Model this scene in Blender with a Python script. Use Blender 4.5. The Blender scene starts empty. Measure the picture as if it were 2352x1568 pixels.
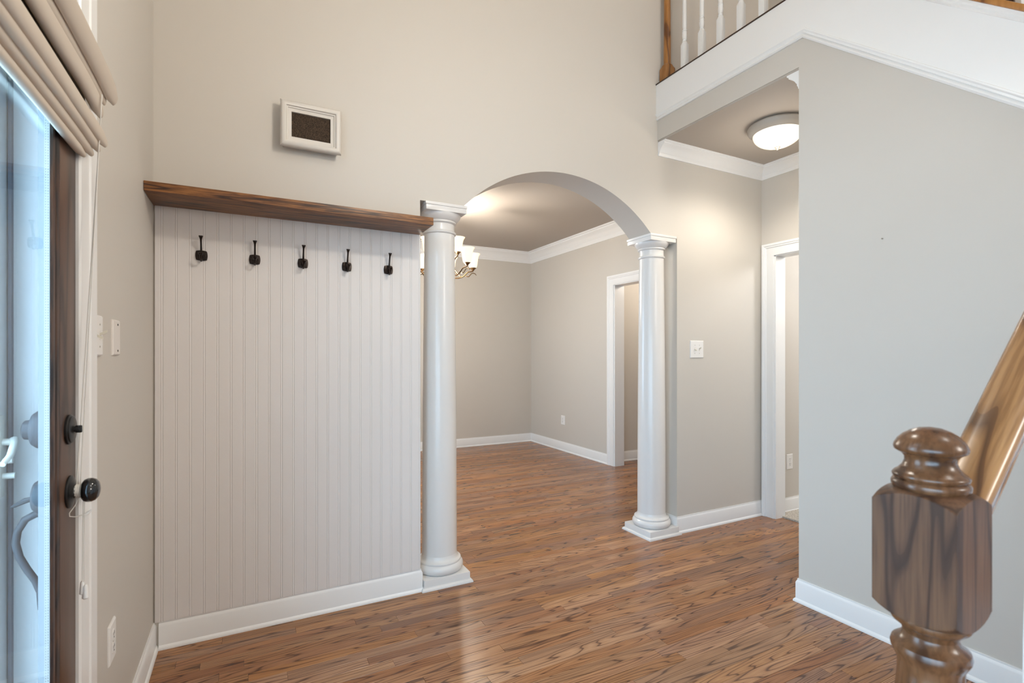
import bpy, bmesh, math, random
from mathutils import Vector
random.seed(7)
D = bpy.data; SC = bpy.context.scene; COL = SC.collection
PI = math.pi

# ------------------------------------------------------------ camera
YAW = math.atan2(608, 1165.0)
cam_d = D.cameras.new('camera'); cam = D.objects.new('camera', cam_d); COL.objects.link(cam)
cam.location = (0, 0, 1.28); cam.rotation_euler = (PI/2, 0, -YAW)
cam_d.sensor_width = 36; cam_d.sensor_fit = 'HORIZONTAL'; cam_d.lens = 1165/2352*36
cam_d.shift_y = 28/2352; cam_d.clip_start = 0.02
cam_d.dof.use_dof = True; cam_d.dof.focus_distance = 2.9; cam_d.dof.aperture_fstop = 6.3
SC.camera = cam

# ------------------------------------------------------------ world, lights, exposure
W = D.worlds.new('world'); SC.world = W; W.use_nodes = True
bg = W.node_tree.nodes['Background']
bg.inputs[0].default_value = (0.54, 0.76, 1.0, 1); bg.inputs[1].default_value = 12.5

def lamp(name, kind, loc, power, color, size=0.1, rot=(0, 0, 0), sy=None, portal=False):
    l = D.lights.new(name, kind); o = D.objects.new(name, l); COL.objects.link(o)
    o.location = loc; o.rotation_euler = rot; l.color = color
    l.energy = power
    if kind == 'POINT': l.shadow_soft_size = size
    if kind == 'AREA':
        l.shape = 'RECTANGLE'; l.size = size; l.size_y = sy or size
        l.cycles.is_portal = portal
    return o
# portals: door glass, added side window, added dining window
lamp('portal_door', 'AREA', (-0.62, 1.06, 1.1), 1, (1, 1, 1), 2.0, (0, -PI/2, 0), 0.92, True)
lamp('portal_side', 'AREA', (-0.62, -0.65, 0.85), 1, (1, 1, 1), 1.45, (0, -PI/2, 0), 1.85, True)
lamp('portal_dining', 'AREA', (-0.62, 4.6, 1.35), 1, (1, 1, 1), 1.3, (0, -PI/2, 0), 1.2, True)
WARM = (1.0, 0.92, 0.80)
lamp('foyer_pendant', 'POINT', (0.86, 1.25, 2.60), 27, WARM, 0.05)
lamp('landing_light', 'POINT', (2.25, -1.2, 4.7), 74, (1.0, 0.96, 0.90), 0.30)
hl_ = lamp('hall_dome_light', 'SPOT', (3.02, 2.10, 2.58), 34, WARM, 0.10)
lamp('hall_dome_glow', 'POINT', (3.02, 2.10, 2.50), 4, WARM, 0.10)
lamp('front_fill_light', 'POINT', (2.3, -1.9, 2.2), 95, (1.0, 0.95, 0.89), 0.35)  # added fill lamp behind the camera, no fixture
hl_.data.spot_size = math.radians(168); hl_.data.spot_blend = 0.6; hl_.data.shadow_soft_size = 0.10
lamp('bedroom_light', 'POINT', (4.4, 1.4, 2.3), 52, (.97, .98, 1), 0.15)
lamp('dining_light', 'POINT', (1.69, 4.67, 2.44), 52, WARM, 0.18)
lamp('dining_light_low', 'POINT', (1.69, 4.67, 1.96), 58, WARM, 0.10)
lamp('side_room_light', 'POINT', (4.5, 3.9, 2.3), 30, (1, .9, .78), 0.12)
SC.view_settings.view_transform = 'Standard'; SC.view_settings.look = 'None'
SC.view_settings.exposure = 0.08; SC.view_settings.gamma = 1.0
SC.view_settings.use_curve_mapping = False
SC.cycles.max_bounces = 12; SC.cycles.diffuse_bounces = 7; SC.cycles.transparent_max_bounces = 12
SC.cycles.sample_clamp_indirect = 6.0

# ------------------------------------------------------------ materials
def mat(name, color, rough=0.5, metal=0.0, spec=0.5, coat=0.0, emit=None, es=0):
    m = D.materials.new(name); m.use_nodes = True
    b = m.node_tree.nodes['Principled BSDF']
    b.inputs['Base Color'].default_value = (*color, 1); b.inputs['Roughness'].default_value = rough
    b.inputs['Metallic'].default_value = metal; b.inputs['Specular IOR Level'].default_value = spec
    b.inputs['Coat Weight'].default_value = coat
    if emit: b.inputs['Emission Color'].default_value = (*emit, 1); b.inputs['Emission Strength'].default_value = es
    return m
def N(m, t, **kw):
    n = m.node_tree.nodes.new(t)
    for k, v in kw.items(): setattr(n, k, v)
    return n
def L(m, a, b): m.node_tree.links.new(a, b)
def bumpy(m, scale=120, strength=0.06, dist=0.002, detail=3, mapping=None):
    b = m.node_tree.nodes['Principled BSDF']
    g = N(m, 'ShaderNodeNewGeometry'); n = N(m, 'ShaderNodeTexNoise'); bp = N(m, 'ShaderNodeBump')
    n.inputs['Scale'].default_value = scale; n.inputs['Detail'].default_value = detail
    src = g.outputs['Position']
    if mapping:
        mp = N(m, 'ShaderNodeMapping'); mp.inputs['Scale'].default_value = mapping; L(m, src, mp.inputs[0]); src = mp.outputs[0]
    L(m, src, n.inputs['Vector']); L(m, n.outputs['Fac'], bp.inputs['Height'])
    bp.inputs['Strength'].default_value = strength; bp.inputs['Distance'].default_value = dist
    L(m, bp.outputs[0], b.inputs['Normal'])
    return m
WALLC = (0.565, 0.530, 0.480)
M = {}
M['wall'] = bumpy(mat('wall_paint', WALLC, 0.55, spec=0.3), 260, 0.10, 0.001)
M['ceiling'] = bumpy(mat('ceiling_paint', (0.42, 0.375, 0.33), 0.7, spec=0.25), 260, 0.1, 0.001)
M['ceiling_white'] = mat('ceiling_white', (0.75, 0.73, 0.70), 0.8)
M['trim'] = mat('trim_white', (0.78, 0.78, 0.775), 0.32, spec=0.5)
M['column'] = mat('column_white', (0.68, 0.665, 0.65), 0.25, spec=0.5)
M['bead'] = bumpy(mat('bead_paint', (0.68, 0.65, 0.635), 0.45, spec=0.4), 90, 0.08, 0.001)
M['bead_grey'] = mat('grey_blue_bead', (0.27, 0.29, 0.31), 0.5)
M['plastic'] = mat('white_plastic', (0.78, 0.765, 0.745), 0.3)
M['plate_beige'] = mat('painted_plate', (0.70, 0.66, 0.62), 0.45)
M['toggle'] = mat('ivory_toggle', (0.62, 0.59, 0.50), 0.35)
M['hole'] = mat('dark_hole', (0.03, 0.028, 0.025), 0.7)
M['screw'] = mat('painted_screw', (0.45, 0.42, 0.38), 0.4)
M['bronze'] = mat('dark_bronze', (0.022, 0.014, 0.011), 0.28, metal=0.6)
M['black'] = mat('black_enamel', (0.012, 0.013, 0.015), 0.15, metal=0.3, coat=0.5)
M['black_satin'] = mat('black_satin', (0.016, 0.016, 0.017), 0.35, metal=0.4)
M['fabric'] = bumpy(mat('shade_fabric', (0.56, 0.49, 0.415), 0.9, spec=0.15), 900, 0.25, 0.0006)
M['crease_shade'] = mat('shadow_lining', (0.14, 0.105, 0.07), 0.9, spec=0.1)  # dark colour paints the crease shade between the folds
M['cord'] = mat('white_cord', (0.72, 0.70, 0.66), 0.7)
M['cloth_mesh'] = None
M['nickel'] = mat('warm_nickel', (0.38, 0.34, 0.29), 0.35, metal=0.55)
M['pan_paint'] = mat('taupe_enamel', (0.40, 0.365, 0.32), 0.45)
M['chime_paint'] = mat('beige_white_paint', (0.60, 0.565, 0.52), 0.4)
M['pewter'] = mat('antique_brass', (0.17, 0.10, 0.045), 0.26, metal=0.85)
M['grey_metal'] = mat('pewter_grey', (0.055, 0.058, 0.065), 0.5, metal=0.0, spec=0.3)
M['storm_handle'] = mat('off_white_metal', (0.62, 0.60, 0.54), 0.3)
M['weather'] = mat('grey_weatherstrip', (0.20, 0.22, 0.26), 0.7)
M['spacer'] = mat('window_spacer', (0.42, 0.41, 0.39), 0.35, metal=0.2)
M['concrete'] = mat('porch_concrete', (0.5, 0.5, 0.49), 0.9)
M['picture'] = mat('dark_picture', (0.035, 0.026, 0.028), 0.4)
M['frame_dark'] = mat('dark_frame', (0.03, 0.012, 0.006), 0.35)

def shade_glass(name, col, es, edge):
    m = mat(name, (0.22, 0.20, 0.17), 0.35)
    b = m.node_tree.nodes['Principled BSDF']
    lw = N(m, 'ShaderNodeLayerWeight'); lw.inputs[0].default_value = 0.35
    r = N(m, 'ShaderNodeValToRGB')
    r.color_ramp.elements[0].color = (*col, 1); r.color_ramp.elements[1].color = (*edge, 1)
    r.color_ramp.elements[0].position = 0.35; r.color_ramp.elements[1].position = 0.95
    L(m, lw.outputs['Facing'], r.inputs[0]); L(m, r.outputs[0], b.inputs['Emission Color'])
    b.inputs['Emission Strength'].default_value = es
    return m
M['lamp_glass'] = shade_glass('frosted_lamp_glass', (1.0, 0.90, 0.72), 1.08, (0.90, 0.66, 0.34))
M['dome_glass'] = shade_glass('frosted_dome_glass', (1.0, 0.96, 0.86), 1.02, (0.80, 0.70, 0.52))

def glass(name, tint):
    m = D.materials.new(name); m.use_nodes = True; nt = m.node_tree; nt.nodes.clear()
    out = nt.nodes.new('ShaderNodeOutputMaterial'); mx = nt.nodes.new('ShaderNodeMixShader')
    tr = nt.nodes.new('ShaderNodeBsdfTransparent'); gl = nt.nodes.new('ShaderNodeBsdfGlossy')
    g = nt.nodes.new('ShaderNodeNewGeometry'); dt = nt.nodes.new('ShaderNodeVectorMath'); dt.operation = 'DOT_PRODUCT'
    nt.links.new(g.outputs['Normal'], dt.inputs[0]); nt.links.new(g.outputs['Incoming'], dt.inputs[1])
    def mth(op, a, b):
        n = nt.nodes.new('ShaderNodeMath'); n.operation = op
        for i, v in enumerate((a, b)):
            if v is None: continue
            if isinstance(v, (int, float)): n.inputs[i].default_value = v
            else: nt.links.new(v, n.inputs[i])
        return n.outputs[0]
    c = mth('ABSOLUTE', dt.outputs['Value'], None); c = mth('SUBTRACT', 1.0, c); c = mth('POWER', c, 5.0)
    c = mth('MULTIPLY', c, 0.55); c = mth('ADD', c, 0.025)      # Schlick, coated glass
    tr.inputs[0].default_value = (*tint, 1); gl.inputs['Roughness'].default_value = 0.01
    nt.links.new(c, mx.inputs[0]); nt.links.new(tr.outputs[0], mx.inputs[1]); nt.links.new(gl.outputs[0], mx.inputs[2])
    nt.links.new(mx.outputs[0], out.inputs[0]); return m
M['glass'] = glass('window_glass', (0.93, 0.97, 0.98))

def wood(name, dark, mid, light, along=(1.2, 14, 14), rings=7.0, rough=0.35, coat=0.0, spec=0.5, pore=0.5, fine=(12, 260, 260), seeded=False, slope=0.0, detail=1.6, bump=0.06, line=0.10):
    """ring figure from a stretched noise field cut into contour lines, plus fine pores"""
    m = mat(name, mid, rough, spec=spec, coat=coat); b = m.node_tree.nodes['Principled BSDF']
    g = N(m, 'ShaderNodeNewGeometry'); src = g.outputs['Position']
    seed = None
    if seeded:
        at = N(m, 'ShaderNodeAttribute', attribute_name='bseed'); seed = at.outputs['Fac']
        ml = N(m, 'ShaderNodeVectorMath', operation='MULTIPLY_ADD')
        cmb = N(m, 'ShaderNodeCombineXYZ')
        for i in range(3): L(m, seed, cmb.inputs[i])
        ml.inputs[1].default_value = (37.0, 11.0, 53.0)
        L(m, cmb.outputs[0], ml.inputs[0]); L(m, src, ml.inputs[2]); src = ml.outputs[0]
    if slope:
        vr = N(m, 'ShaderNodeVectorRotate', rotation_type='Y_AXIS'); vr.inputs['Angle'].default_value = slope
        L(m, src, vr.inputs['Vector']); src = vr.outputs[0]
    mp = N(m, 'ShaderNodeMapping'); mp.inputs['Scale'].default_value = along; L(m, src, mp.inputs[0])
    n1 = N(m, 'ShaderNodeTexNoise'); n1.inputs['Scale'].default_value = 1.0; n1.inputs['Detail'].default_value = detail
    n1.inputs['Roughness'].default_value = 0.42; n1.inputs['Distortion'].default_value = 0.12
    L(m, mp.outputs[0], n1.inputs['Vector'])
    mu = N(m, 'ShaderNodeMath', operation='MULTIPLY'); mu.inputs[1].default_value = rings; L(m, n1.outputs['Fac'], mu.inputs[0])
    fr = N(m, 'ShaderNodeMath', operation='FRACT'); L(m, mu.outputs[0], fr.inputs[0])
    r1 = N(m, 'ShaderNodeValToRGB'); cr = r1.color_ramp
    cr.elements[0].position = 0.0; cr.elements[0].color = (0.15, 0.15, 0.15, 1)
    cr.elements[1].position = 1.0; cr.elements[1].color = (0.35, 0.35, 0.35, 1)
    e = cr.elements.new(line); e.color = (0.0, 0, 0, 1)
    e = cr.elements.new(line*2.2); e.color = (0.72, 0.72, 0.72, 1)
    e = cr.elements.new(0.60); e.color = (1, 1, 1, 1)
    e = cr.elements.new(0.90); e.color = (0.74, 0.74, 0.74, 1)
    L(m, fr.outputs[0], r1.inputs[0])
    mp2 = N(m, 'ShaderNodeMapping'); mp2.inputs['Scale'].default_value = fine; L(m, src, mp2.inputs[0])
    n2 = N(m, 'ShaderNodeTexNoise'); n2.inputs['Scale'].default_value = 1.0; n2.inputs['Detail'].default_value = 3
    L(m, mp2.outputs[0], n2.inputs['Vector'])
    r2 = N(m, 'ShaderNodeMapRange'); r2.inputs['From Min'].default_value = 0.36; r2.inputs['From Max'].default_value = 0.56
    r2.inputs['To Min'].default_value = 1 - pore; L(m, n2.outputs['Fac'], r2.inputs['Value'])
    f = N(m, 'ShaderNodeMath', operation='MULTIPLY'); L(m, r1.outputs[0], f.inputs[0]); L(m, r2.outputs[0], f.inputs[1])
    col = N(m, 'ShaderNodeValToRGB'); c = col.color_ramp
    c.elements[0].color = (*dark, 1); c.elements[1].color = (*light, 1)
    e = c.elements.new(0.55); e.color = (*mid, 1)
    L(m, f.outputs[0], col.inputs[0]); last = col.outputs[0]
    # broad tone drift
    mp3 = N(m, 'ShaderNodeMapping'); mp3.inputs['Scale'].default_value = tuple(a*0.35 for a in along); L(m, src, mp3.inputs[0])
    n3 = N(m, 'ShaderNodeTexNoise'); n3.inputs['Scale'].default_value = 1.0; L(m, mp3.outputs[0], n3.inputs['Vector'])
    r3 = N(m, 'ShaderNodeMapRange'); r3.inputs['From Min'].default_value = 0.3; r3.inputs['From Max'].default_value = 0.7
    r3.inputs['To Min'].default_value = 0.78; r3.inputs['To Max'].default_value = 1.16; L(m, n3.outputs['Fac'], r3.inputs['Value'])
    hv = N(m, 'ShaderNodeHueSaturation'); L(m, last, hv.inputs['Color']); L(m, r3.outputs[0], hv.inputs['Value']); last = hv.outputs[0]
    if seeded:
        wn = N(m, 'ShaderNodeTexWhiteNoise', noise_dimensions='1D'); L(m, seed, wn.inputs['W'])
        r4 = N(m, 'ShaderNodeMapRange'); r4.inputs['To Min'].default_value = 0.78; r4.inputs['To Max'].default_value = 1.12; L(m, wn.outputs['Value'], r4.inputs['Value'])
        sp = N(m, 'ShaderNodeSeparateColor'); L(m, wn.outputs['Color'], sp.inputs[0])
        r5 = N(m, 'ShaderNodeMapRange'); r5.inputs['To Min'].default_value = 0.494; r5.inputs['To Max'].default_value = 0.504; L(m, sp.outputs[0], r5.inputs['Value'])
        r6 = N(m, 'ShaderNodeMapRange'); r6.inputs['To Min'].default_value = 0.86; r6.inputs['To Max'].default_value = 1.06; L(m, sp.outputs[1], r6.inputs['Value'])
        h2 = N(m, 'ShaderNodeHueSaturation'); L(m, last, h2.inputs['Color']); L(m, r4.outputs[0], h2.inputs['Value'])
        L(m, r5.outputs[0], h2.inputs['Hue']); L(m, r6.outputs[0], h2.inputs['Saturation']); last = h2.outputs[0]
    L(m, last, b.inputs['Base Color'])
    bp = N(m, 'ShaderNodeBump'); bp.inputs['Strength'].default_value = bump; bp.inputs['Distance'].default_value = 0.0006
    L(m, f.outputs[0], bp.inputs['Height']); L(m, bp.outputs[0], b.inputs['Normal'])
    return m
M['oak_floor'] = wood('oak_floor', (0.085, 0.031, 0.011), (0.265, 0.116, 0.047), (0.370, 0.174, 0.073), along=(0.75, 10.0, 3.0), rings=19, line=0.075, rough=0.27, spec=0.5, pore=0.38, fine=(7, 300, 9), seeded=True, detail=2.2)
M['shelf_wood'] = wood('stained_pine', (0.030, 0.010, 0.004), (0.15, 0.056, 0.016), (0.30, 0.125, 0.036), along=(0.9, 22, 34), rings=6, rough=0.42, pore=0.5, fine=(14, 160, 160))
M['newel_oak'] = wood('newel_oak', (0.040, 0.016, 0.008), (0.088, 0.037, 0.017), (0.125, 0.055, 0.025), along=(22, 22, 2.2), rings=4, rough=0.46, spec=0.25, pore=0.45, fine=(230, 230, 10), detail=2.0, bump=0.02)
M['newel_gloss'] = wood('newel_gloss', (0.035, 0.013, 0.006), (0.080, 0.032, 0.013), (0.115, 0.048, 0.020), along=(22, 22, 8), rings=3, rough=0.25, spec=0.45, pore=0.4, fine=(190, 190, 30), detail=2.0, bump=0.02)
M['rail_oak'] = wood('rail_oak', (0.08, 0.030, 0.010), (0.24, 0.105, 0.036), (0.36, 0.175, 0.065), along=(1.6, 16, 16), rings=5, rough=0.27, coat=0.2, pore=0.4, fine=(9, 190, 190), slope=math.atan(0.87), detail=1.0, bump=0.02)
M['oak_warm'] = wood('oak_warm', (0.12, 0.042, 0.010), (0.30, 0.125, 0.030), (0.40, 0.18, 0.05), along=(18, 6, 3), rings=4, rough=0.3, pore=0.35, fine=(160, 60, 12))
M['door_wood'] = wood('door_wood', (0.035, 0.016, 0.010), (0.092, 0.046, 0.028), (0.125, 0.062, 0.036), along=(6, 9, 1.1), rings=3, rough=0.38, pore=0.3, fine=(120, 120, 7))
M['door_wood_dark'] = wood('door_wood_dark', (0.008, 0.006, 0.008), (0.028, 0.016, 0.013), (0.075, 0.035, 0.02), along=(30, 30, 5), rings=3, rough=0.4, pore=0.6, fine=(120, 120, 12))

m = mat('speaker_cloth', (0.05, 0.03, 0.015), 0.9); M['cloth_mesh'] = m
b = m.node_tree.nodes['Principled BSDF']
g = N(m, 'ShaderNodeNewGeometry'); n = N(m, 'ShaderNodeTexNoise'); n.inputs['Scale'].default_value = 260; n.inputs['Detail'].default_value = 4
r = N(m, 'ShaderNodeValToRGB'); r.color_ramp.elements[0].color = (0.010, 0.005, 0.002, 1); r.color_ramp.elements[1].color = (0.075, 0.045, 0.024, 1)
r.color_ramp.elements[0].position = 0.35; r.color_ramp.elements[1].position = 0.7
L(m, g.outputs['Position'], n.inputs['Vector']); L(m, n.outputs['Fac'], r.inputs[0]); L(m, r.outputs[0], b.inputs['Base Color'])

m = mat('loop_carpet', (0.5, 0.46, 0.40), 0.95, spec=0.1); M['carpet'] = m
b = m.node_tree.nodes['Principled BSDF']
g = N(m, 'ShaderNodeNewGeometry'); n = N(m, 'ShaderNodeTexNoise'); n.inputs['Scale'].default_value = 90; n.inputs['Detail'].default_value = 4
r = N(m, 'ShaderNodeValToRGB'); r.color_ramp.elements[0].color = (0.34, 0.30, 0.25, 1); r.color_ramp.elements[1].color = (0.68, 0.64, 0.58, 1)
r.color_ramp.elements[0].position = 0.3; r.color_ramp.elements[1].position = 0.7
L(m, g.outputs['Position'], n.inputs['Vector']); L(m, n.outputs['Fac'], r.inputs[0]); L(m, r.outputs[0], b.inputs['Base Color'])
bp = N(m, 'ShaderNodeBump'); bp.inputs['Distance'].default_value = 0.01; L(m, n.outputs['Fac'], bp.inputs['Height']); L(m, bp.outputs[0], b.inputs['Normal'])

# ------------------------------------------------------------ mesh helpers
def wloc(o):
    v = Vector((0, 0, 0))
    while o: v += o.location; o = o.parent
    return v
def tag(o, label=None, cat=None, group=None, kind=None):
    if label: o['label'] = label
    if cat: o['category'] = cat
    if group: o['group'] = group
    if kind: o['kind'] = kind
    return o
def thing(name, loc, label, cat, group=None, kind=None):
    o = D.objects.new(name, None); COL.objects.link(o); o.location = loc; o.empty_display_size = 0.05
    return tag(o, label, cat, group, kind)
class MB:
    def __init__(s): s.v = []; s.f = []
    def add(s, vs, fs):
        k = len(s.v); s.v += [tuple(v) for v in vs]; s.f += [tuple(i+k for i in f) for f in fs]; return s
    def box(s, x0, x1, y0, y1, z0, z1):
        vs = [(x, y, z) for z in (z0, z1) for y in (y0, y1) for x in (x0, x1)]
        return s.add(vs, [(0, 2, 3, 1), (4, 5, 7, 6), (0, 1, 5, 4), (2, 6, 7, 3), (0, 4, 6, 2), (1, 3, 7, 5)])
    def prism(s, poly, mapf, p0, p1):
        n = len(poly)
        vs = [mapf(a, b, p0) for a, b in poly] + [mapf(a, b, p1) for a, b in poly]
        fs = [tuple(range(n)), tuple(range(2*n-1, n-1, -1))] + [(i, (i+1) % n, n+(i+1) % n, n+i) for i in range(n)]
        return s.add(vs, fs)
    def sweep(s, path, prof, mapf, side=1, closed=False, cap=True):
        n = len(path); m = len(prof); vs = []
        for i in range(n):
            def nrm(a, b):
                dx, dy = b[0]-a[0], b[1]-a[1]; l = math.hypot(dx, dy); return (-dy/l*side, dx/l*side)
            n1 = nrm(path[i-1], path[i]) if (i > 0 or closed) else None
            n2 = nrm(path[i], path[(i+1) % n]) if (i < n-1 or closed) else None
            if n1 is None: mv = n2
            elif n2 is None: mv = n1
            else:
                k = 1+n1[0]*n2[0]+n1[1]*n2[1]; mv = ((n1[0]+n2[0])/k, (n1[1]+n2[1])/k)
            for d, p in prof: vs.append(mapf(path[i][0]+mv[0]*d, path[i][1]+mv[1]*d, p))
        fs = []
        for i in range(n if closed else n-1):
            a = i*m; b = ((i+1) % n)*m
            for j in range(m): fs.append((a+j, a+(j+1) % m, b+(j+1) % m, b+j))
        if cap and not closed: fs += [tuple(range(m)), tuple(range((n-1)*m+m-1, (n-1)*m-1, -1))]
        return s.add(vs, fs)
    def tube(s, pts, r, seg=8, cap=True):
        pts = [Vector(p) for p in pts]; n = len(pts); vs = []; up = Vector((0.13, 0.27, 0.95)).normalized()
        rs = r if isinstance(r, (list, tuple)) else [r]*n
        prev = None
        for i, p in enumerate(pts):
            t = (pts[min(i+1, n-1)]-pts[max(i-1, 0)]).normalized()
            if prev is None:
                a = t.cross(up); a = a if a.length > 1e-3 else t.cross(Vector((1, 0, 0)))
            else: a = prev - t*prev.dot(t)
            a.normalize(); prev = a; bb = t.cross(a)
            for k in range(seg):
                q = 2*PI*k/seg; vs.append(p+(a*math.cos(q)+bb*math.sin(q))*rs[i])
        fs = [(i*seg+k, i*seg+(k+1) % seg, (i+1)*seg+(k+1) % seg, (i+1)*seg+k) for i in range(n-1) for k in range(seg)]
        if cap: fs += [tuple(range(seg-1, -1, -1)), tuple(range((n-1)*seg, n*seg))]
        return s.add(vs, fs)
    def lathe(s, prof, c=(0, 0, 0), axis='z', seg=32, half=None, cap=True):
        """prof: (height, radius); half: half width of a square that clips the radius"""
        vs = []
        for h, r in prof:
            for k in range(seg):
                q = 2*PI*k/seg; rr = r
                if half is not None:
                    sq = half/max(abs(math.cos(q)), abs(math.sin(q))); rr = min(r, sq)
                a, b2 = rr*math.cos(q), rr*math.sin(q)
                v = {'z': (a, b2, h), 'x': (h, a, b2), 'y': (a, h, b2)}[axis]
                vs.append((v[0]+c[0], v[1]+c[1], v[2]+c[2]))
        n = len(prof)
        fs = [(i*seg+k, i*seg+(k+1) % seg, (i+1)*seg+(k+1) % seg, (i+1)*seg+k) for i in range(n-1) for k in range(seg)]
        if cap: fs += [tuple(range(seg-1, -1, -1)), tuple(range((n-1)*seg, n*seg))]
        return s.add(vs, fs)
    def build(s, name, material, parent=None, smooth=38, bevel=0, tri=False, local=False, weld=True, bsegs=2):
        bm = bmesh.new(); off = Vector((0, 0, 0)) if local or parent is None else wloc(parent)
        vv = [bm.verts.new(Vector(v)-off) for v in s.v]
        for f in s.f:
            try: bm.faces.new([vv[i] for i in f])
            except ValueError: pass
        if weld: bmesh.ops.remove_doubles(bm, verts=bm.verts, dist=1e-6)
        bmesh.ops.recalc_face_normals(bm, faces=bm.faces)
        if bevel:
            es = [e for e in bm.edges if len(e.link_faces) == 2 and e.calc_face_angle(0) > 0.6]
            bmesh.ops.bevel(bm, geom=es, offset=bevel, segments=bsegs, profile=0.6, affect='EDGES', clamp_overlap=True)
        if tri: bmesh.ops.triangulate(bm, faces=[f for f in bm.faces if len(f.verts) > 4])
        for f in bm.faces: f.smooth = bool(smooth)
        if smooth:
            for e in bm.edges:
                if len(e.link_faces) != 2 or e.calc_face_angle(0) > math.radians(smooth): e.smooth = False
        me = D.meshes.new(name); bm.to_mesh(me); bm.free(); me.materials.append(material)
        o = D.objects.new(name, me); COL.objects.link(o)
        if parent: o.parent = parent
        return o
def struct(name, mb, material, parent=None, **kw):
    o = mb.build(name, material, parent, **kw)
    if parent is None: o['kind'] = 'structure'
    return o
def copy_tree(o, parent=None):
    c = o.copy(); COL.objects.link(c); c.parent = parent
    for ch in list(o.children): copy_tree(ch, c)
    return c
XY = lambda a, b, p: (a, b, p)
def grid_wall(axis, c0, c1, us, zs, holes):
    """axis 'x': slab between X=c0..c1, us along Y; axis 'y': slab Y=c0..c1, us along X. holes=(u0,u1,z0,z1)"""
    mb = MB()
    us = sorted(set(us+[h[0] for h in holes]+[h[1] for h in holes])); zs = sorted(set(zs+[h[2] for h in holes]+[h[3] for h in holes]))
    for i in range(len(us)-1):
        for j in range(len(zs)-1):
            uc, zc = (us[i]+us[i+1])/2, (zs[j]+zs[j+1])/2
            if any(h[0] < uc < h[1] and h[2] < zc < h[3] for h in holes): continue
            if axis == 'x': mb.box(c0, c1, us[i], us[i+1], zs[j], zs[j+1])
            else: mb.box(us[i], us[i+1], c0, c1, zs[j], zs[j+1])
    return mb

# ------------------------------------------------------------ room shell
XL, YA, YB = -0.36, 2.66, 2.88          # left wall, arch wall front and back
XS = 2.53                                # stair wall / hall mouth
XH = 3.63                                # end wall of the hall
YH = 1.64                                # right wall of the hall
XD, YD = 3.70, 6.48                      # dining room right and back walls
ZC, ZT = 2.75, 5.6                       # low ceilings, foyer ceiling
XU = 3.72                                # upstairs far wall

floor = struct('floor', MB().box(-0.62, 5.4, -2.6, 6.7, -0.12, -0.012), M['hole'])
# floor boards
def proj(X, Y, Z):
    sa, ca = math.sin(YAW), math.cos(YAW); z = X*sa+Y*ca
    if z < 0.05: return None
    return (1176+1165*(X*ca-Y*sa)/z, 812-1165*(Z-1.28)/z)
PW = 0.0572
boards = []; y = -1.2; row = 0
while y < 6.44:
    x = XL-0.02-random.random()*0.9
    xmax = 5.3 if (y > 2.6 or y < 0) else 3.70
    while x < xmax:
        ln = random.choice([0.32, 0.45, 0.6, 0.75, 0.9, 1.1, 1.35])*random.uniform(0.85, 1.15)
        x1 = min(x+ln, xmax); x0 = max(x, XL-0.02)
        if x1-x0 > 0.02: boards.append((x0, x1, y, min(y+PW, 6.47)))
        x = x1
    y += PW; row += 1
def board_area(bd):
    c = [proj(a, b, 0) for a in (bd[0], bd[1]) for b in (bd[2], bd[3])]
    if any(q is None for q in c): return 0
    us = [min(max(q[0], 0), 2352) for q in c]; vs = [min(max(q[1], 0), 1568) for q in c]
    cx_, cy_ = (bd[0]+bd[1])/2, (bd[2]+bd[3])/2
    if cy_ > YB:                          # behind the arch wall: only what the opening shows
        u = proj(cx_, cy_, 0)[0]
        if not 1050 < u < 1475: return 0
    if cx_ > XS and cy_ < YH: return 0
    w = max(us)-min(us)
    # width of the row at the middle
    mu = proj(cx_, bd[2], 0); mv = proj(cx_, bd[3], 0)
    if not (-50 < mu[0] < 2400 and mu[1] < 1600): return 0
    return w*abs(mu[1]-mv[1])
boards.sort(key=board_area, reverse=True)
def board_geo(mb, bd):
    x0, x1, y0, y1 = bd; g = 0.00035; c = 0.0009
    o = [(x0+g, y0+g), (x1-g, y0+g), (x1-g, y1-g), (x0+g, y1-g)]
    i = [(x0+g+c, y0+g+c), (x1-g-c, y0+g+c), (x1-g-c, y1-g-c), (x0+g+c, y1-g-c)]
    vs = [(*p, -0.012) for p in o]+[(*p, -0.0007) for p in o]+[(*p, 0.0) for p in i]
    fs = [(8, 9, 10, 11)]
    for k in range(4):
        q = (k+1) % 4; fs += [(k, q, 4+q, 4+k), (4+k, 4+q, 8+q, 8+k)]
    mb.add(vs, fs)
def set_seed(o, seeds_per_face):
    at = o.data.attributes.new('bseed', 'FLOAT', 'FACE')
    at.data.foreach_set('value', seeds_per_face)
for bd in boards[:300]:
    mb = MB(); board_geo(mb, bd); o = mb.build('floor_board', M['oak_floor'], floor, smooth=0, weld=False)
    set_seed(o, [random.random()]*len(o.data.polygons))
mb = MB(); sd = []
for bd in boards[300:]:
    board_geo(mb, bd); sd += [random.random()]*9
o = mb.build('far_floor_boards', M['oak_floor'], floor, smooth=0, weld=False); set_seed(o, sd); o['kind'] = 'stuff'

carpet = struct('floor_bedroom', MB().box(XD+0.005, 5.3, 0.2, 2.60, -0.02, 0.012), M['carpet'])

# left wall with the entry door and two added daylight windows
struct('wall_left', grid_wall('x', XL-0.24, XL, [-2.6, 6.7], [-0.1, ZT], [(0.58, 1.53, -0.1, 2.47), (-1.60, 0.30, 0.12, 1.60), (4.0, 5.2, 0.7, 2.0)]), M['wall'])
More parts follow.
